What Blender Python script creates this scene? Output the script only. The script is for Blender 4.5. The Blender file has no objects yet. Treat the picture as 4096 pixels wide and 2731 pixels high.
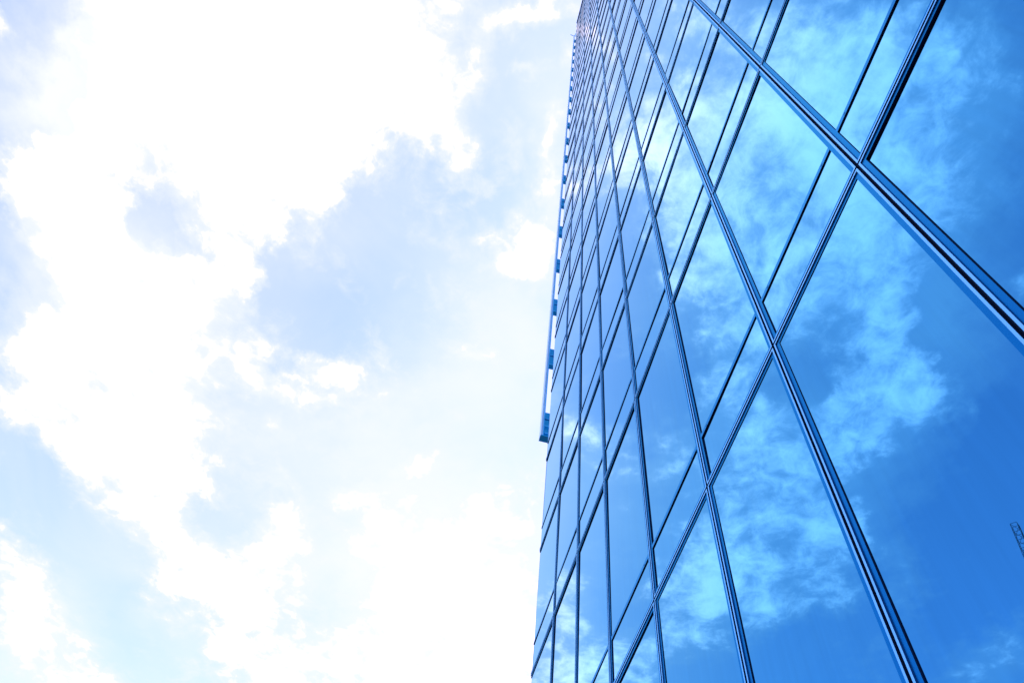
import bpy, math, random
from mathutils import Matrix, Vector

random.seed(7)
scene = bpy.context.scene
COL = scene.collection

# ----------------------------------------------------------------------------
# helpers
# ----------------------------------------------------------------------------
class MB:
    """Collects polygons with material slots and links them as one mesh."""
    def __init__(self):
        self.v, self.f, self.m = [], [], []

    def poly(self, pts, mi=0):
        b = len(self.v)
        self.v += [tuple(p) for p in pts]
        self.f.append(tuple(range(b, b + len(pts))))
        self.m.append(mi)

    def box(self, x0, x1, y0, y1, z0, z1, mi=0):
        b = len(self.v)
        self.v += [(x0, y0, z0), (x1, y0, z0), (x1, y1, z0), (x0, y1, z0),
                   (x0, y0, z1), (x1, y0, z1), (x1, y1, z1), (x0, y1, z1)]
        for q in ((0, 3, 2, 1), (4, 5, 6, 7), (0, 1, 5, 4), (1, 2, 6, 5), (2, 3, 7, 6), (3, 0, 4, 7)):
            self.f.append(tuple(b + i for i in q))
            self.m.append(mi)

    def bar(self, a, b, r, mi=0, n=6):
        a, b = Vector(a), Vector(b)
        d = (b - a).normalized()
        s = d.orthogonal().normalized()
        t = d.cross(s)
        base = len(self.v)
        for p in (a, b):
            for k in range(n):
                an = 2 * math.pi * k / n
                self.v.append(tuple(p + s * (r * math.cos(an)) + t * (r * math.sin(an))))
        for k in range(n):
            self.f.append((base + k, base + (k + 1) % n, base + n + (k + 1) % n, base + n + k))
            self.m.append(mi)
        self.f.append(tuple(base + k for k in reversed(range(n))))
        self.m.append(mi)
        self.f.append(tuple(base + n + k for k in range(n)))
        self.m.append(mi)

    def build(self, name, mats, parent=None):
        me = bpy.data.meshes.new(name)
        me.from_pydata(self.v, [], self.f)
        for mt in mats:
            me.materials.append(mt)
        me.polygons.foreach_set("material_index", self.m)
        me.update()
        o = bpy.data.objects.new(name, me)
        COL.objects.link(o)
        if parent is not None:
            o.parent = parent
        return o


def tag(o, label=None, cat=None, kind=None, group=None):
    if label: o["label"] = label
    if cat: o["category"] = cat
    if kind: o["kind"] = kind
    if group: o["group"] = group
    return o


def nt_new(name):
    m = bpy.data.materials.new(name)
    m.use_nodes = True
    return m, m.node_tree, m.node_tree.nodes["Principled BSDF"]


# ----------------------------------------------------------------------------
# materials
# ----------------------------------------------------------------------------
def glass_material(name, f0, bump=0.00045):
    m, nt, p = nt_new(name)
    p.inputs["Metallic"].default_value = 1.0
    p.inputs["Base Color"].default_value = (*f0, 1)
    p.inputs["Roughness"].default_value = 0.0
    p.inputs["Specular Tint"].default_value = (0.66, 0.98, 1.0, 1)      # the coating still tints at a grazing angle
    geo = nt.nodes.new("ShaderNodeNewGeometry")
    mp = nt.nodes.new("ShaderNodeMapping")
    mp.inputs["Scale"].default_value = (0.55, 1.0, 0.4)
    no = nt.nodes.new("ShaderNodeTexNoise")
    no.inputs["Scale"].default_value = 1.0
    no.inputs["Detail"].default_value = 1.5
    bp = nt.nodes.new("ShaderNodeBump")
    bp.inputs["Strength"].default_value = 1.0
    bp.inputs["Distance"].default_value = bump
    nt.links.new(geo.outputs["Position"], mp.inputs["Vector"])
    nt.links.new(mp.outputs["Vector"], no.inputs["Vector"])
    nt.links.new(no.outputs["Fac"], bp.inputs["Height"])
    nt.links.new(bp.outputs["Normal"], p.inputs["Normal"])
    # rain streaks and dust take a little off the coating, and no two panes are tinted quite alike
    ms = nt.nodes.new("ShaderNodeMapping")
    ms.inputs["Scale"].default_value = (9.0, 1.0, 0.5)
    ns = nt.nodes.new("ShaderNodeTexNoise")
    ns.inputs["Scale"].default_value = 1.0
    ns.inputs["Detail"].default_value = 7.0
    ns.inputs["Roughness"].default_value = 0.65
    oi = nt.nodes.new("ShaderNodeObjectInfo")
    rs = nt.nodes.new("ShaderNodeMapRange")
    rs.inputs["From Min"].default_value = 0.3
    rs.inputs["From Max"].default_value = 0.7
    rs.inputs["To Min"].default_value = 0.93
    rs.inputs["To Max"].default_value = 1.02
    ro = nt.nodes.new("ShaderNodeMapRange")
    ro.inputs["To Min"].default_value = 0.95
    ro.inputs["To Max"].default_value = 1.05
    mu = nt.nodes.new("ShaderNodeMath")
    mu.operation = 'MULTIPLY'
    sc = nt.nodes.new("ShaderNodeVectorMath")
    sc.operation = 'SCALE'
    sc.inputs[0].default_value = f0
    nt.links.new(geo.outputs["Position"], ms.inputs["Vector"])
    nt.links.new(ms.outputs["Vector"], ns.inputs["Vector"])
    nt.links.new(ns.outputs["Fac"], rs.inputs["Value"])
    nt.links.new(oi.outputs["Random"], ro.inputs["Value"])
    nt.links.new(rs.outputs["Result"], mu.inputs[0])
    nt.links.new(ro.outputs["Result"], mu.inputs[1])
    nt.links.new(mu.outputs["Value"], sc.inputs["Scale"])
    nt.links.new(sc.outputs["Vector"], p.inputs["Base Color"])
    return m


def metal_material(name, color, metallic, rough, var=0.08, spec=0.5):
    m, nt, p = nt_new(name)
    p.inputs["Specular IOR Level"].default_value = spec
    p.inputs["Specular Tint"].default_value = (0.40, 0.86, 1.0, 1)
    p.inputs["Metallic"].default_value = metallic
    p.inputs["Roughness"].default_value = rough
    geo = nt.nodes.new("ShaderNodeNewGeometry")
    no = nt.nodes.new("ShaderNodeTexNoise")
    no.inputs["Scale"].default_value = 2.3
    no.inputs["Detail"].default_value = 6.0
    mr = nt.nodes.new("ShaderNodeMapRange")
    mr.inputs["To Min"].default_value = 1.0 - var
    mr.inputs["To Max"].default_value = 1.0 + var
    mx = nt.nodes.new("ShaderNodeVectorMath")
    mx.operation = 'SCALE'
    mx.inputs[0].default_value = color
    nt.links.new(geo.outputs["Position"], no.inputs["Vector"])
    nt.links.new(no.outputs["Fac"], mr.inputs["Value"])
    nt.links.new(mr.outputs["Result"], mx.inputs["Scale"])
    nt.links.new(mx.outputs["Vector"], p.inputs["Base Color"])
    return m


def ground_material(name, color, scale):
    m, nt, p = nt_new(name)
    p.inputs["Roughness"].default_value = 0.85
    no = nt.nodes.new("ShaderNodeTexNoise")
    no.inputs["Scale"].default_value = scale
    no.inputs["Detail"].default_value = 8.0
    geo = nt.nodes.new("ShaderNodeNewGeometry")
    ramp = nt.nodes.new("ShaderNodeValToRGB")
    ramp.color_ramp.elements[0].position = 0.3
    ramp.color_ramp.elements[0].color = (*[c * 0.7 for c in color], 1)
    ramp.color_ramp.elements[1].position = 0.7
    ramp.color_ramp.elements[1].color = (*[c * 1.25 for c in color], 1)
    nt.links.new(geo.outputs["Position"], no.inputs["Vector"])
    nt.links.new(no.outputs["Fac"], ramp.inputs["Fac"])
    nt.links.new(ramp.outputs["Color"], p.inputs["Base Color"])
    return m


M_GLASS = glass_material("blue_mirror_glass", (0.050, 0.275, 0.53))
M_SPAN = glass_material("blue_mirror_spandrel_glass", (0.056, 0.282, 0.535))
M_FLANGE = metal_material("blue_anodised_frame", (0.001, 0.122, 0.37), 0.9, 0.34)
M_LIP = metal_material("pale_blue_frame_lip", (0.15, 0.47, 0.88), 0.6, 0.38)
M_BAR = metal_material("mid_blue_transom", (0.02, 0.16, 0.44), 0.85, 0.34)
M_INNER = metal_material("shaded_frame_return", (0.006, 0.075, 0.20), 0.5, 0.4)  # frame blue darkened: the shade beside the lip is put into this colour
M_GASKET = metal_material("black_gasket", (0.001, 0.010, 0.048), 0.0, 0.8, 0.08, 0.15)
M_GROOVE = metal_material("navy_joint", (0.001, 0.010, 0.05), 0.0, 0.7, 0.08, 0.2)
M_FIN = metal_material("pale_blue_fin_paint", (0.58, 0.76, 1.0), 0.1, 0.45)
M_FIN_IN = metal_material("sky_blue_fin_paint", (0.08, 0.48, 0.85), 0.2, 0.45)
M_BRACKET = metal_material("teal_bracket_paint", (0.012, 0.33, 0.62), 0.2, 0.5)
M_BODY = metal_material("dark_blue_body", (0.01, 0.035, 0.09), 0.2, 0.4)
M_CRANE = metal_material("dark_crane_steel", (0.05, 0.07, 0.13), 0.0, 0.5)
M_GROUND = ground_material("asphalt", (0.035, 0.04, 0.055), 3.0)
M_PAVE = ground_material("grey_paving", (0.05, 0.06, 0.08), 1.5)
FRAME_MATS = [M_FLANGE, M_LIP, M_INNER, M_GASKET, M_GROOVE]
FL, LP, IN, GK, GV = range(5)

# ----------------------------------------------------------------------------
# dimensions: camera stands at x = 0, y = 0; the facade is the plane y = FY
# ----------------------------------------------------------------------------
EYE = 1.6
FX, FY, FZ = -0.4296, -3.0342, 8.0101 + EYE
DX, DZ = 2.0, 4.0218
LEVEL = [-0.1682] + [float(k) for k in range(1, 28)]
ZL = [FZ + DZ * k for k in LEVEL]
ROWS = [(0.35, ZL[0])] + list(zip(ZL[:-1], ZL[1:]))
ROOF = ZL[-1]
XC = FX + 8.046 * DX              # far corner of the facade
FIRST, LAST = -6, 7
O_GAP, O_LIP, O_FLANGE = 0.0170, 0.0395, 0.0930
D_LIP, D_FLANGE, D_GLASS, D_BACK = 0.0, -0.012, -0.026, -0.037
BAR_LO, BAR_HI = 0.841, 0.906     # the spandrel bar, above its level
CAM_R = Matrix(((-0.2225915, -0.8355373, -0.5023250),
                (-0.9714786, 0.2333015, 0.0424243),
                (0.0817461, 0.4974413, -0.8636375)))


def col_x(c):
    return FX + DX * c


def frame_geometry(mb, x0, x1, z0, z1, corner):
    """One unit's picture frame: joint, raised lip, flange, black gasket. corner: no upright on the far side."""
    def rect(o):
        return (x0 + o, x1 if corner else x1 - o, z0 + o, z1 - o)
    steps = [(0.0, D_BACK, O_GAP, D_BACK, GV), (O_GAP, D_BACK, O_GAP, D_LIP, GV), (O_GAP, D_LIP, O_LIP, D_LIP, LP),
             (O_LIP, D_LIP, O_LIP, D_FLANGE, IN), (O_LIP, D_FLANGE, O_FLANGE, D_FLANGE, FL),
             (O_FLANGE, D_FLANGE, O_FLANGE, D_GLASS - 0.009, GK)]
    for oa, ya, ob, yb, mi in steps:
        a, b = rect(oa), rect(ob)
        ya += FY
        yb += FY
        A = [(a[0], ya, a[2]), (a[1], ya, a[2]), (a[1], ya, a[3]), (a[0], ya, a[3])]
        B = [(b[0], yb, b[2]), (b[1], yb, b[2]), (b[1], yb, b[3]), (b[0], yb, b[3])]
        for k in range(4):
            if corner and k == 1:
                continue
            n = (k + 1) % 4
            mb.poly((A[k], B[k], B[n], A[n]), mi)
    if corner:                      # closed ends of the two rails, a little past the glass edge
        for s, zb in ((1, z0), (-1, z1)):
            za, zc, ze = zb + s * O_GAP, zb + s * O_LIP, zb + s * O_FLANGE
            mb.box(x1, x1 + 0.022, FY - 0.03, FY - 0.001, min(za, zc), max(za, zc), LP)
            mb.box(x1, x1 + 0.022, FY - 0.03, FY - 0.013, min(zc, ze), max(zc, ze), FL)


def pane_geometry(mb, x0, x1, z0, z1, mi, rng):
    """A single pane, set a fraction of a degree out of true as real panes are."""
    tx, tz = rng.gauss(0, 0.0030), rng.gauss(0, 0.0025)
    cx, cz = (x0 + x1) / 2, (z0 + z1) / 2
    y = FY + D_GLASS
    pts = [(x, y + max(-0.007, min(0.007, (x - cx) * tx + (z - cz) * tz)), z)
           for x, z in ((x0, z0), (x0, z1), (x1, z1), (x1, z0))]
    mb.poly(pts, mi)


def bar_geometry(mb, x0, x1, zb, far_end, mi, mg, slots):
    """The plain bar between spandrel and window pane."""
    y0, y1 = FY + D_GLASS - 0.008, FY + D_FLANGE + 0.0005
    a, b = zb + BAR_LO, zb + BAR_HI
    mb.poly(((x0, y1, a), (x0, y1, b), (x1, y1, b), (x1, y1, a)), mi)
    mb.poly(((x0, y0, a), (x0, y1, a), (x1, y1, a), (x1, y0, a)), mg)
    mb.poly(((x0, y1, b), (x0, y0, b), (x1, y0, b), (x1, y1, b)), mg)
    if far_end:
        mb.box(x1, x1 + 0.018, FY - 0.028, FY - 0.012, a, b, mi)
    if slots:                       # drainage slots near both ends
        for xs in (x0 + 0.16, x1 - 0.2):
            mb.poly(((xs, y1 + 0.0008, a + 0.02), (xs, y1 + 0.0008, a + 0.032),
                     (xs + 0.035, y1 + 0.0008, a + 0.032), (xs + 0.035, y1 + 0.0008, a + 0.02)), mg)


def panel_cells():
    for r, (z0, z1) in enumerate(ROWS):
        for c in range(FIRST, LAST + 1):
            yield r, c, col_x(c), (XC if c == LAST else col_x(c + 1)), z0, z1


def visible_area(x0, x1, z0, z1):
    """Share of the picture the cell takes up, from a 9 x 9 grid of its points."""
    inv = CAM_R.transposed()
    n, g = 0, {}
    for i in range(9):
        for k in range(9):
            p = inv @ Vector((x0 + (x1 - x0) * i / 8, FY, z0 + (z1 - z0) * k / 8 - EYE))
            if p.z > -0.05:
                return 0.0
            u, v = p.x / -p.z * 0.7638, p.y / -p.z * 0.7638
            g[i, k] = (u, v)
            n += abs(u) < 0.5 and abs(v) < 0.3334
    (ax, ay), (bx, by), (cx, cy), (dx, dy) = g[0, 0], g[8, 0], g[8, 8], g[0, 8]
    return abs((cx - ax) * (dy - by) - (dx - bx) * (cy - ay)) / 2 * n / 81


# ----------------------------------------------------------------------------
# the tower
# ----------------------------------------------------------------------------
tower = bpy.data.objects.new("glass_tower", None)
COL.objects.link(tower)
tower.location = (0, 0, 0)
tag(tower, "tall glass office tower with a blue mirrored curtain wall reflecting the clouds", "building")

cells = sorted(panel_cells(), key=lambda t: -visible_area(*t[2:]))
rest = MB()
rng = random.Random(3)
REST_MATS = FRAME_MATS + [M_GLASS, M_SPAN, M_BAR]
for n, (r, c, x0, x1, z0, z1) in enumerate(cells):
    corner = c == LAST
    lobby = r == 0
    xa, xb = x0 + O_FLANGE, (x1 if corner else x1 - O_FLANGE)
    za, zb = z0 + O_FLANGE, z1 - O_FLANGE
    if n < 100:
        fm = MB()
        frame_geometry(fm, x0, x1, z0, z1, corner)
        panel = fm.build("facade_panel", FRAME_MATS, tower)
        wm = MB()
        pane_geometry(wm, xa, xb, za if lobby else z0 + BAR_HI, zb, 0, rng)
        wm.build("window_pane", [M_GLASS], panel)
        if not lobby:
            sm = MB()
            pane_geometry(sm, xa, xb, za, z0 + BAR_LO, 0, rng)
            sm.build("spandrel_pane", [M_SPAN], panel)
            bm = MB()
            bar_geometry(bm, xa, xb, z0, corner, 0, 1, True)
            bm.build("spandrel_bar", [M_BAR, M_GASKET], panel)
    else:
        frame_geometry(rest, x0, x1, z0, z1, corner)
        pane_geometry(rest, xa, xb, za if lobby else z0 + BAR_HI, zb, 5, rng)
        if not lobby:
            pane_geometry(rest, xa, xb, za, z0 + BAR_LO, 6, rng)
            bar_geometry(rest, xa, xb, z0, corner, 7, GK, False)
tag(rest.build("distant_curtain_wall", REST_MATS, tower), kind="stuff")

XA = col_x(FIRST)
body = MB()
body.box(XA, XC - 0.03, FY - 28, FY - 0.06, 0.0, ROOF - 0.02, 0)
body.build("tower_body", [M_BODY], tower)
side = MB()
for r, (z0, z1) in enumerate(ROWS):             # the side wall round the corner, one pane a floor and bay
    for k in range(9):
        y1, y0 = FY - 0.026 - 3.1 * k, FY - 0.026 - 3.1 * k - 3.06
        side.box(XC - 0.028, XC - 0.004, y0, y1, z0 + 0.03, z1 - 0.03, 0)
side.build("side_wall", [M_GLASS], tower)
edge = MB()
edge.box(XC - 0.004, XC + 0.004, FY - 0.05, FY - 0.0235, 0.35, ROOF, 0)
edge.build("corner_glass_edge", [M_FIN], tower)
cop = MB()
cop.box(XA, XC + 0.06, FY - 0.6, FY + 0.03, ROOF + 0.01, ROOF + 0.55, 0)
cop.build("roof_coping", [M_BAR], tower)
base = MB()
base.box(XA, XC, FY - 0.04, FY + 0.02, 0.012, 0.34, 0)
base.build("plinth", [M_BODY], tower)

# vertical fin that stands clear of the side wall, carried by a pair of brackets at every second screen joint
FB, FT = FZ + 15.36, FZ + 107.9
X0, X1 = FX + 17.6, FX + 17.88
Y0, Y1 = FY - 0.142, FY - 0.022
fin = MB()
fin.box(X0, X1, Y1 - 0.040, Y1, FB, FT, 0)                 # outer pale flange
fin.box(X0 + 0.03, X1 - 0.01, Y1 - 0.052, Y1 - 0.0405, FB + 0.01, FT, 2)
fin.box(X0 + 0.004, X1, Y0 + 0.046, Y1 - 0.0525, FB + 0.01, FT, 0)
fin.box(X0 + 0.012, X1, Y0, Y0 + 0.0455, FB + 0.01, FT, 1)
fin_o = fin.build("corner_fin", [M_FIN, M_FIN_IN, M_BRACKET], tower)
foot = MB()
foot.box(X0 + 0.003, X1 + 0.004, FY - 0.55, Y1 + 0.003, FB - 0.04, FB - 0.001, 0)
foot.build("end_plate", [M_BRACKET], fin_o)
zt = FZ + 16.86
k = 0
while zt < FT:
    spans = [(zt - 0.56, zt), (zt - 1.32, zt - 0.64)]
    if k == 0:
        spans = [(zt - 0.42, zt), (zt - 0.89, zt - 0.50), (zt - 1.33, zt - 1.11)]
    for n, (za, zb) in enumerate(spans):
        b = MB()
        b.box(X0 + 0.03, X1 - 0.03, FY - 0.55, Y0 - 0.0005, za, zb, 0)
        b.box(X0 + 0.016, X0 + 0.0295, FY - 0.53, Y0 - 0.006, za, za + 0.05, 1)
        if n == 0:
            b.box(XC - 0.02, X0 + 0.0295, FY - 0.53, FY - 0.45, za + 0.1, zb - 0.1, 0)
        b.build("bracket", [M_BRACKET, M_FIN_IN], fin_o)
    zt += 4.87
    k += 1
rod = MB()
rod.bar((X0 + 0.1, Y1 - 0.03, FT - 0.3), (X0 + 0.12, Y1 + 0.45, FT + 0.35), 0.04)
rod.bar((X0 + 0.1, Y0 - 0.08, FT - 0.1), (X0 + 0.1, Y0 - 0.1, FT + 2.2), 0.05)
rod.build("lightning_rod", [M_FLANGE], fin_o)

# ----------------------------------------------------------------------------
# a luffing tower crane across the street: the photograph shows only the tip of its jib, mirrored in the last pane
# ----------------------------------------------------------------------------
CT, CP = Vector((47.99, 56.45, 70.6)), Vector((62.6, 70.5, 66.2))     # jib tip, jib foot
crane = bpy.data.objects.new("tower_crane", None)
COL.objects.link(crane)
crane.location = (CP.x, CP.y, 0)
tag(crane, "dark lattice tower crane standing across the street, its jib tip mirrored", "crane")
CB = Vector((CP.x, CP.y, 0))


def lattice(name, a, b, half, tip_half, bays, r, parent):
    """Four chords with cross bracing between two points."""
    mb = MB()
    a, b = a - CB, b - CB
    d = (b - a).normalized()
    s = d.cross(Vector((0, 0, 1)))
    s = s.normalized() if s.length > 0.1 else Vector((1, 0, 0))
    t = s.cross(d).normalized()
    rings = []
    for k in range(bays + 1):
        w = half + (tip_half - half) * k / bays
        c = a.lerp(b, k / bays)
        rings.append([c + s * (w * i) + t * (w * j) for i, j in ((-1, -1), (1, -1), (1, 1), (-1, 1))])
    for k in range(bays + 1):
        for q in range(4):
            mb.bar(rings[k][q], rings[k][(q + 1) % 4], r * 0.7, 0, 4)
            if k < bays:
                mb.bar(rings[k][q], rings[k + 1][q], r, 0, 4)
                mb.bar(rings[k][q], rings[k + 1][(q + 1) % 4], r * 0.6, 0, 4)
    return mb.build(name, [M_CRANE], parent)


back = (CP - CT).normalized()
back = Vector((back.x, back.y, 0)).normalized()
lattice("mast", Vector((CP.x, CP.y, 0.0)), CP + Vector((0, 0, -0.6)), 0.9, 0.9, 32, 0.09, crane)
lattice("jib", CP + Vector((0, 0, 0.2)), CT, 0.62, 0.34, 18, 0.035, crane)
lattice("counter_jib", CP + Vector((0, 0, 0.2)), CP + back * 7 + Vector((0, 0, 0.4)), 0.7, 0.7, 5, 0.08, crane)
cw = MB()
cx, cy, cz = CP + back * 6 - CB
cw.box(cx - 1.0, cx + 1.0, cy - 1.0, cy + 1.0, cz - 2.6, cz - 0.7, 0)
cw.build("counterweight", [M_CRANE], crane)
cab = MB()
cab.box(-2.3, -0.95, -0.8, 0.8, CP.z - 2.4, CP.z - 0.4, 0)
cab_o = cab.build("cab", [M_CRANE], crane)
cw = MB()
cw.box(-2.34, -2.305, -0.65, 0.65, CP.z - 1.7, CP.z - 0.6, 0)
cw.build("cab_window", [M_GLASS], cab_o)

# ----------------------------------------------------------------------------
# ground
# ----------------------------------------------------------------------------
g = MB()
g.poly(((-3000, -3000, 0), (3000, -3000, 0), (3000, 3000, 0), (-3000, 3000, 0)))
tag(g.build("ground", [M_GROUND]), kind="structure")
p = MB()
p.box(-60, 60, FY - 2, 6.5, -0.2, 0.008, 0)
tag(p.build("pavement", [M_PAVE]), kind="structure")

# ----------------------------------------------------------------------------
# camera
# ----------------------------------------------------------------------------
cam_d = bpy.data.cameras.new("camera")
cam = bpy.data.objects.new("camera", cam_d)
COL.objects.link(cam)
cam_d.sensor_width = 36.0
cam_d.lens = 27.499
cam_d.clip_end = 10000
cam.matrix_world = Matrix.Translation((0, 0, EYE)) @ CAM_R.to_4x4()
scene.camera = cam

# ----------------------------------------------------------------------------
# sun and sky with clouds
# ----------------------------------------------------------------------------
SUN_AZ, SUN_EL = math.radians(-85), math.radians(46)      # azimuth counted from +X towards +Y
sd = Vector((math.cos(SUN_EL) * math.cos(SUN_AZ), math.cos(SUN_EL) * math.sin(SUN_AZ), math.sin(SUN_EL)))
ld = bpy.data.lights.new("sun", 'SUN')
ld.energy = 3.0
ld.angle = math.radians(0.5)
ld.color = (1.0, 0.96, 0.9)
lo = bpy.data.objects.new("sun", ld)
COL.objects.link(lo)
lo.rotation_euler = sd.to_track_quat('Z', 'Y').to_euler()

WARP1, WARP2 = 0.13, 0.07
SKY_GAIN = (2.16, 1.80, 1.86)
VEIL_C = (3.5, 3.6, 5.2, 1)
CLOUD_EDGE = (3.3, 3.45, 5.2, 1)
CLOUD_CORE = (11.2, 7.9, 9.5, 1)
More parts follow.
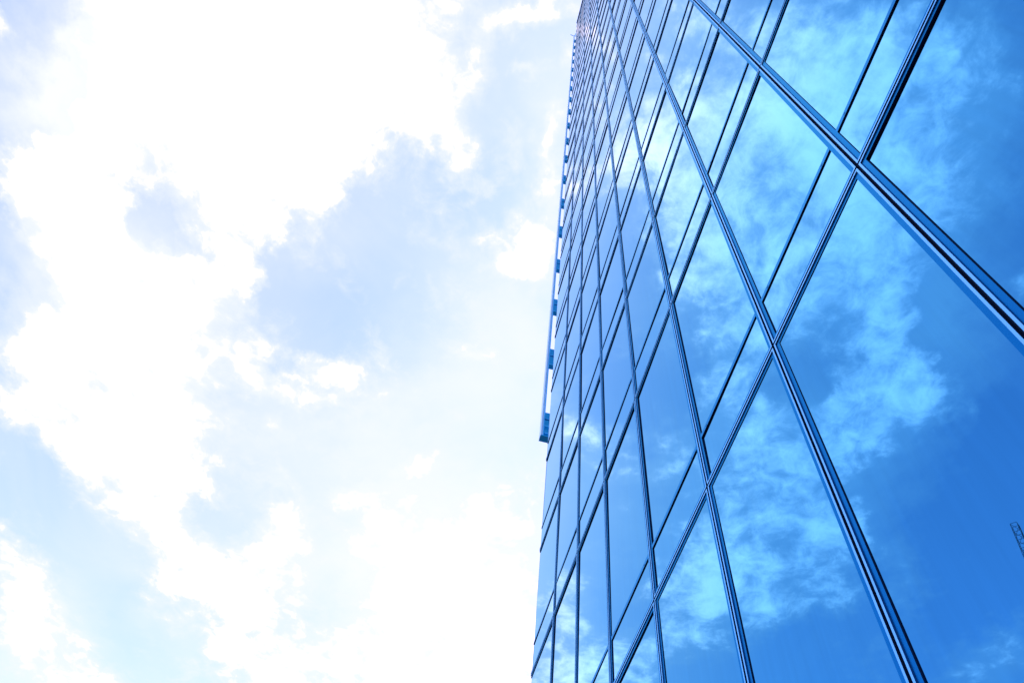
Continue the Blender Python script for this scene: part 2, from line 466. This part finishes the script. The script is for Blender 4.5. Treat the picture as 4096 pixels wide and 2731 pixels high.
# clouds, given as soft patches on a flat cloud deck: (u, v, turn, half length, half width, weight)
CUMULUS = [
    (0.2601, 0.4001, -1.804, 0.1966, 0.1264, 1.2),
    (0.1494, 0.3232, -1.838, 0.2127, 0.0932, 1.1),
    (0.256, 0.2828, 1.57, 0.127, 0.1051, 1.0),
    (0.3937, 0.4291, 1.443, 0.1572, 0.117, 1.0),
    (0.2224, 0.2075, -2.934, 0.0993, 0.0859, 0.58),
    (0.2565, 0.1835, -2.3, 0.0987, 0.0534, 0.51),
    (0.2904, 0.126, 0.487, 0.0797, 0.0685, 0.48),
    (0.3224, 0.0936, 3.001, 0.0564, 0.0362, 0.62),
    (0.179, 0.1267, 0.751, 0.067, 0.0572, 0.33),
    (0.1578, 0.0752, 0.226, 0.0459, 0.0326, 0.62),
    (0.1304, 0.0323, -1.805, 0.0505, 0.0247, 1.0),
    (0.2091, 0.0165, 1.657, 0.0339, 0.0181, 0.75),
    (0.3728, 0.2648, -2.428, 0.1203, 0.082, 0.9),
    (0.4241, 0.2563, 1.496, 0.0504, 0.0406, 0.9),
    (0.4515, 0.3759, -2.365, 0.0913, 0.0733, 0.75),
    (0.5378, 0.354, -3.064, 0.1332, 0.0603, 0.62),
    (0.4881, 0.2998, -2.658, 0.0363, 0.0301, 0.75),
    (0.4706, 0.248, -2.942, 0.0346, 0.0275, 0.65),
    (0.6163, 0.4472, 0.875, 0.1271, 0.1102, 0.8),
    (0.6999, 0.4, 0.393, 0.1349, 0.0949, 0.72),
    (0.5239, 0.5975, 0.623, 0.1432, 0.1039, 0.95),
    (0.6647, 0.5945, -2.789, 0.1965, 0.1162, 1.0),
    (0.8179, 0.5665, 0.438, 0.225, 0.1567, 1.05),
    (0.5272, 0.6684, -2.592, 0.0599, 0.0414, 0.75),
    (0.8266, 0.6834, -2.864, 0.1299, 0.073, 0.75),
    (0.8211, 0.4737, 0.379, 0.1276, 0.0991, 0.8),
    (0.7473, 0.3352, 0.122, 0.0654, 0.056, 0.7),
    (0.7692, 0.31, -3.035, 0.0542, 0.0354, 0.7),
    (0.7092, 0.2511, -2.087, 0.0581, 0.0305, 0.87),
    (0.6861, 0.2024, -2.908, 0.0422, 0.0339, 0.85),
    (0.7115, 0.1759, -3.058, 0.0428, 0.0269, 0.85),
    (0.7664, 0.266, -2.623, 0.0364, 0.0298, 0.75),
    (0.7459, 0.2117, -1.937, 0.0489, 0.028, 0.75),
    (0.9535, 0.6437, 2.761, 0.1285, 0.0977, 0.9),
    (1.0025, 0.5478, 3.045, 0.1583, 0.1242, 0.95),
    (0.9508, 0.4867, -2.803, 0.1169, 0.0806, 0.7),
    (0.9849, 0.4134, -2.573, 0.0568, 0.043, 0.95),
    (1.1122, 0.4788, 2.681, 0.127, 0.0865, 0.95),
    (1.194, 0.4324, 0.178, 0.0968, 0.0714, 0.95),
    (1.2693, 0.4554, -2.454, 0.0862, 0.0433, 0.75),
    (1.2432, 0.3747, -2.625, 0.0982, 0.0735, 0.85),
    (1.2204, 0.3044, -2.655, 0.1475, 0.113, 0.85),
    (1.0762, 0.2629, -2.978, 0.0946, 0.0657, 1.0),
    (1.4012, 0.2992, 3.024, 0.2258, 0.146, 0.85),
    (1.4639, 0.2029, -2.569, 0.1782, 0.1385, 0.85),
    (0.9475, 0.1382, -2.162, 0.0741, 0.0367, 0.8),
    (0.8583, 0.0483, -2.371, 0.0349, 0.0304, 0.75),
    (1.1019, -0.0618, -2.429, 0.2301, 0.2014, 1.25),
    (0.9255, -0.085, 2.975, 0.0905, 0.0513, 0.85),
    (1.0227, 0.0525, -3.12, 0.1213, 0.0877, 0.5),
    (1.3, -0.0897, -2.106, 0.3116, 0.236, 1.2),
    (0.4362, -0.0272, 2.616, 0.0627, 0.0353, 0.87),
    (0.4601, -0.0256, -1.855, 0.0492, 0.0306, 0.65),
    (0.3413, -0.0493, 2.891, 0.0585, 0.0232, 0.87),
    (0.2752, -0.039, 2.882, 0.029, 0.0192, 0.75),
    (0.6186, 0.0035, -1.882, 0.0341, 0.0196, 0.8),
    (0.178, -0.0358, 2.853, 0.0351, 0.0243, 0.65),
    (0.3529, 0.0504, 3.081, 0.031, 0.0266, 0.6),
    (1.3311, 0.7555, 3.086, 0.1914, 0.092, 0.9),
    (1.4939, 0.6898, 0.319, 0.202, 0.1113, 0.75),
    (1.4996, 0.7766, -2.921, 0.2155, 0.0981, 0.7),
    (1.6345, 0.6464, -2.123, 0.1505, 0.085, 0.95),
    (0.3074, 0.6707, 1.046, 0.0438, 0.0323, 0.75),
    (0.5366, 0.4839, -1.951, 0.0643, 0.0354, -0.85),
    (0.5619, 0.4295, 1.564, 0.042, 0.0293, -0.6),
    (0.3329, 0.2953, -2.202, 0.0281, 0.0169, -0.75),
    (0.2889, 0.1722, -2.354, 0.0303, 0.0244, -0.6),
    (0.3288, 0.2394, 3.134, 0.0198, 0.0131, -0.4),
    (0.4025, 0.6405, -2.224, 0.1441, 0.0997, -0.7),
    (0.6696, 0.7075, -2.928, 0.1483, 0.0692, -0.7),
    (0.8389, 0.6925, -2.652, 0.0386, 0.0257, -0.45),
    (1.1315, 0.7409, 0.447, 0.175, 0.096, -0.6),
    (1.2693, 0.6268, 2.929, 0.1895, 0.1085, -0.8),
    (1.4743, 0.5616, 2.875, 0.2092, 0.121, -0.8),
    (0.437, 0.1779, 0.602, 0.1263, 0.1163, -0.6),
    (0.5842, 0.2513, -2.868, 0.116, 0.0933, -0.6),
    (0.5784, 0.121, -2.293, 0.1154, 0.1008, -0.4),
    (1.083, 0.3844, -2.354, 0.0656, 0.0491, -0.3),
    (0.1283, 0.2391, -1.755, 0.1473, 0.1045, 0.95),
    (0.078, 0.3264, 1.455, 0.1122, 0.088, 1.0),
    (0.1088, 0.1636, 1.457, 0.0535, 0.0463, 0.6),
    (0.0835, 0.4217, -2.044, 0.1051, 0.0834, 0.85),
    (0.235, 0.3807, 0.919, 0.1152, 0.096, 0.55),
    (0.2672, 0.5248, 0.821, 0.1117, 0.0729, 0.75),
    (0.2026, 0.5852, 1.356, 0.0649, 0.049, 0.35),
    (0.0744, 0.554, 0.545, 0.1258, 0.0297, -0.6),
    (0.2749, 0.6326, 1.568, 0.0746, 0.0514, -0.9),
    (0.4025, 0.6675, -2.423, 0.0796, 0.0575, -0.8),
    (0.4882, 0.5614, 0.694, 0.1106, 0.084, 0.5),
    (0.5044, 0.6305, 0.69, 0.0866, 0.0738, 0.75),
    (0.5248, 0.6875, 1.366, 0.0634, 0.0509, 0.5),
    (0.7149, 0.8381, 0.668, 0.2667, 0.1467, -1.0),
    (0.4415, 0.7568, 0.545, 0.131, 0.0359, -0.8),
    (0.9644, 0.7877, 0.642, 0.1281, 0.0463, -0.3),
    (0.9999, 1.0317, 2.962, 0.1028, 0.0833, 0.35),
    (0.5425, 0.4978, -2.523, 0.0407, 0.0315, -0.75),
    (0.5054, 0.5007, 0.542, 0.0306, 0.0207, -0.4),
    (0.4864, 0.2897, 0.16, 0.1327, 0.0286, -0.35),
    (0.0897, 0.4561, 0.751, 0.1351, 0.1034, 0.7),
    (0.2029, 0.5319, 0.887, 0.0849, 0.0641, 0.5),
    (0.3562, 0.4701, -1.988, 0.158, 0.1168, 0.75),
    (0.4021, 0.5643, 0.826, 0.1047, 0.0821, 0.6),
    (0.288, 0.1165, 0.689, 0.0865, 0.0807, 0.23),
    (0.7655, 0.3142, 0.197, 0.0554, 0.0497, 0.35),
    (0.9139, 0.5452, 0.339, 0.189, 0.1646, 0.35),
    (1.2355, 0.3083, -2.703, 0.192, 0.1455, 0.3),
    (0.5113, 0.3733, -2.551, 0.1131, 0.0922, 0.45),
    (0.5832, 0.3406, -3.036, 0.0838, 0.0545, 0.3),
    (0.67, 0.4544, -2.24, 0.109, 0.0803, 0.3),
    (0.2323, 0.1233, 0.352, 0.0623, 0.0517, 0.25),
    (0.9311, 0.531, 0.432, 0.1992, 0.1471, 0.3),
    (0.7817, 0.6233, 0.473, 0.1379, 0.0783, 0.3),
    (0.2818, 0.3332, -2.832, 0.1501, 0.1168, 0.3),
    (0.1203, 0.3928, 1.43, 0.1367, 0.1064, 0.3),
    (0.3774, 0.248, 0.217, 0.1457, 0.0777, 0.25),
]
VEIL = [
    (0.7921, 0.1291, -1.895, 0.4531, 0.2066, 0.35),
    (0.5594, -0.0259, 0.046, 0.218, 0.1541, 0.55),
    (0.9779, 0.1036, -1.964, 0.4906, 0.2936, 0.6),
    (1.2008, -0.1193, -2.467, 0.447, 0.3939, 0.8),
    (0.2907, 0.3604, 1.435, 0.3074, 0.2616, 0.45),
    (0.7137, 0.5316, 0.456, 0.4449, 0.2856, 0.4),
    (0.3184, 0.6016, -1.998, 0.1728, 0.1029, 0.35),
    (1.4073, 0.4998, 0.095, 0.265, 0.199, 0.3),
    (1.5654, 0.7363, -2.837, 0.3092, 0.1718, 0.35),
    (0.2329, 0.0623, 3.007, 0.1584, 0.1318, 0.16),
    (0.3183, -0.057, 2.883, 0.2091, 0.072, 0.4),
    (0.4033, 0.6572, -2.066, 0.1102, 0.0685, 0.15),
    (1.4275, 0.5602, 2.763, 0.2454, 0.0944, -0.3),
    (0.1192, 0.5193, 0.826, 0.1682, 0.1202, 0.55),
    (0.4417, 0.6027, 0.739, 0.1817, 0.0972, 0.45),
    (0.7368, 0.8586, 0.63, 0.3962, 0.1666, -0.35),
    (0.1688, 0.3837, 1.439, 0.1864, 0.1477, 0.3),
    (0.9945, 1.0477, 2.921, 0.111, 0.1002, 0.3),
    (0.6709, 0.6964, -2.913, 0.1897, 0.0945, 0.35),
    (0.4154, 0.665, -2.216, 0.1339, 0.0913, 0.3),
    (0.564, 0.5277, -2.177, 0.1037, 0.0729, 0.25),
    (0.4793, 0.2079, -2.088, 0.1532, 0.1216, 0.2),
    (1.309, 0.6433, -3.114, 0.2543, 0.1609, 0.25),
    (0.6853, 0.5805, 0.565, 0.2305, 0.1681, 0.3),
    (0.2816, 0.47, 0.644, 0.217, 0.1522, 0.3),
    (0.5853, 0.8277, 0.71, 0.1676, 0.082, -0.45),
    (0.8334, 0.7961, 0.687, 0.1951, 0.0513, 0.3),
    (0.899, 0.9249, 0.662, 0.1155, 0.0792, -0.3),
    (1.0125, 1.058, 2.952, 0.1124, 0.101, 0.35),
    (0.3477, 0.5731, 0.611, 0.1017, 0.0627, 0.25),
]

world = bpy.data.worlds.new("World")
scene.world = world
world.use_nodes = True
wt = world.node_tree
N, L = wt.nodes, wt.links


def node(t, **kw):
    n = N.new(t)
    for k, v in kw.items():
        setattr(n, k, v)
    return n


def put(sock, v):
    if isinstance(v, bpy.types.NodeSocket):
        L.new(v, sock)
    else:
        sock.default_value = v


def math_n(op, a, b=0.0, c=None):
    n = node("ShaderNodeMath", operation=op)
    put(n.inputs[0], a)
    put(n.inputs[1], b)
    if c is not None: put(n.inputs[2], c)
    return n.outputs[0]


def vmath(op, a, b=None, scale=None):
    n = node("ShaderNodeVectorMath", operation=op)
    put(n.inputs[0], a)
    if b is not None: put(n.inputs[1], b)
    if scale is not None: put(n.inputs["Scale"], scale)
    return n.outputs["Value"] if op in ('LENGTH', 'DOT_PRODUCT') else n.outputs["Vector"]


def remap(v, a, b, c, d, smooth=True):
    n = node("ShaderNodeMapRange", interpolation_type='SMOOTHSTEP' if smooth else 'LINEAR')
    put(n.inputs["Value"], v)
    n.inputs["From Min"].default_value = a
    n.inputs["From Max"].default_value = b
    n.inputs["To Min"].default_value = c
    n.inputs["To Max"].default_value = d
    return n.outputs["Result"]


def noise(vec, scale, detail, rough, dist=0.0, off=(0, 0, 0)):
    n = node("ShaderNodeTexNoise")
    n.inputs["Scale"].default_value = scale
    n.inputs["Detail"].default_value = detail
    n.inputs["Roughness"].default_value = rough
    n.inputs["Distortion"].default_value = dist
    L.new(vmath('ADD', vec, off), n.inputs["Vector"])
    return n


def mix(f, a, b):
    n = node("ShaderNodeMix", data_type='RGBA')
    put(n.inputs[0], f)
    put(n.inputs[6], a)
    put(n.inputs[7], b)
    return n.outputs[2]


tc = node("ShaderNodeTexCoord")
sep = node("ShaderNodeSeparateXYZ")
L.new(tc.outputs["Generated"], sep.inputs[0])
hz = math_n('MAXIMUM', sep.outputs["Z"], 0.06)
cmb = node("ShaderNodeCombineXYZ")
L.new(math_n('DIVIDE', sep.outputs["X"], hz), cmb.inputs[0])
L.new(math_n('DIVIDE', sep.outputs["Y"], hz), cmb.inputs[1])
uv = cmb.outputs[0]
# ragged edges: shift the deck by two sizes of turbulence
w1 = noise(uv, 7.0, 5.0, 0.6, 0.0, (3.1, 7.7, 1.3))
w2 = noise(uv, 26.0, 6.0, 0.62, 0.0, (1.9, 0.4, 5.5))
sh1 = vmath('SCALE', vmath('SUBTRACT', w1.outputs["Color"], (0.5, 0.5, 0.5)), scale=WARP1)
sh2 = vmath('SCALE', vmath('SUBTRACT', w2.outputs["Color"], (0.5, 0.5, 0.5)), scale=WARP2)
flat = vmath('MULTIPLY', vmath('ADD', vmath('ADD', uv, sh1), sh2), (1, 1, 0))


def patches(vec, items, inner):
    total = None
    for i, (u, v, ang, a, b, w) in enumerate(items):
        if i and i % 24 == 0:       # keeps the compiled shader's memory small: the next patches wait for these
            n = node("ShaderNodeVectorMath", operation='MULTIPLY_ADD')
            L.new(total, n.inputs[0])
            n.inputs[1].default_value = (1e-7, 1e-7, 0)
            L.new(vec, n.inputs[2])
            vec = n.outputs["Vector"]
        mp = node("ShaderNodeMapping", vector_type='TEXTURE')
        L.new(vec, mp.inputs["Vector"])
        mp.inputs["Location"].default_value = (u, v, 0)
        mp.inputs["Rotation"].default_value = (0, 0, ang)
        mp.inputs["Scale"].default_value = (a, b, 1)
        s = remap(vmath('LENGTH', mp.outputs["Vector"]), inner, 1.2, w, 0.0)
        total = s if total is None else math_n('ADD', total, s)
    return total


big = noise(uv, 5.0, 8.0, 0.6, 0.25, (0.3, 0.9, 2.2)).outputs["Fac"]
fine = noise(uv, 26.0, 7.0, 0.62, 0.5, (4.3, 2.9, 0.2)).outputs["Fac"]
lump = patches(flat, CUMULUS, 0.0)
lump_p = math_n('MAXIMUM', lump, 0.0)
dens = math_n('DIVIDE', lump, math_n('MULTIPLY_ADD', lump_p, 0.35, 1.0))     # thick cloud stays modelled by the turbulence
dens = math_n('ADD', dens, math_n('MULTIPLY', math_n('SUBTRACT', big, 0.5), 2.5))
dens = math_n('ADD', dens, math_n('MULTIPLY', math_n('SUBTRACT', fine, 0.5), 1.7))
mid = noise(uv, 11.0, 5.0, 0.6, 0.6, (7.3, 5.9, 3.2)).outputs["Fac"]
dens = math_n('ADD', dens, math_n('MULTIPLY', math_n('SUBTRACT', mid, 0.5), 1.6))
cloud = remap(dens, -0.30, 0.98, 0.0, 1.0)
core = remap(dens, 0.32, 1.75, 0.0, 1.0)
veil_d = patches(flat, VEIL, 0.0)
veil_d = math_n('ADD', veil_d, math_n('MULTIPLY', math_n('SUBTRACT', noise(uv, 2.6, 6.0, 0.55, 0.6, (9, 1, 4)).outputs["Fac"], 0.5), 1.1))
veil_d = math_n('ADD', veil_d, math_n('MULTIPLY', math_n('MINIMUM', lump_p, 1.6), 0.28))
veil = remap(veil_d, -0.15, 0.95, 0.0, 1.0, False)

sky = node("ShaderNodeTexSky", sky_type='NISHITA')
sky.sun_disc = False
sky.sun_elevation = SUN_EL
sky.sun_rotation = math.pi / 2 - SUN_AZ
sky.altitude = 50
sky.air_density = 1.0
sky.dust_density = 0.6
sky.ozone_density = 1.5
base_c = vmath('MULTIPLY', sky.outputs["Color"], SKY_GAIN)
c1 = mix(veil, base_c, VEIL_C)
cc = mix(core, CLOUD_EDGE, CLOUD_CORE)
c2 = mix(cloud, c1, cc)
bg = N["Background"]
L.new(c2, bg.inputs["Color"])
bg.inputs["Strength"].default_value = 0.1

# ----------------------------------------------------------------------------
# view
# ----------------------------------------------------------------------------
scene.view_settings.view_transform = 'Standard'
scene.view_settings.look = 'None'
scene.view_settings.exposure = 1.5
scene.view_settings.gamma = 1.0
scene.render.engine = 'CYCLES'
scene.cycles.max_bounces = 6
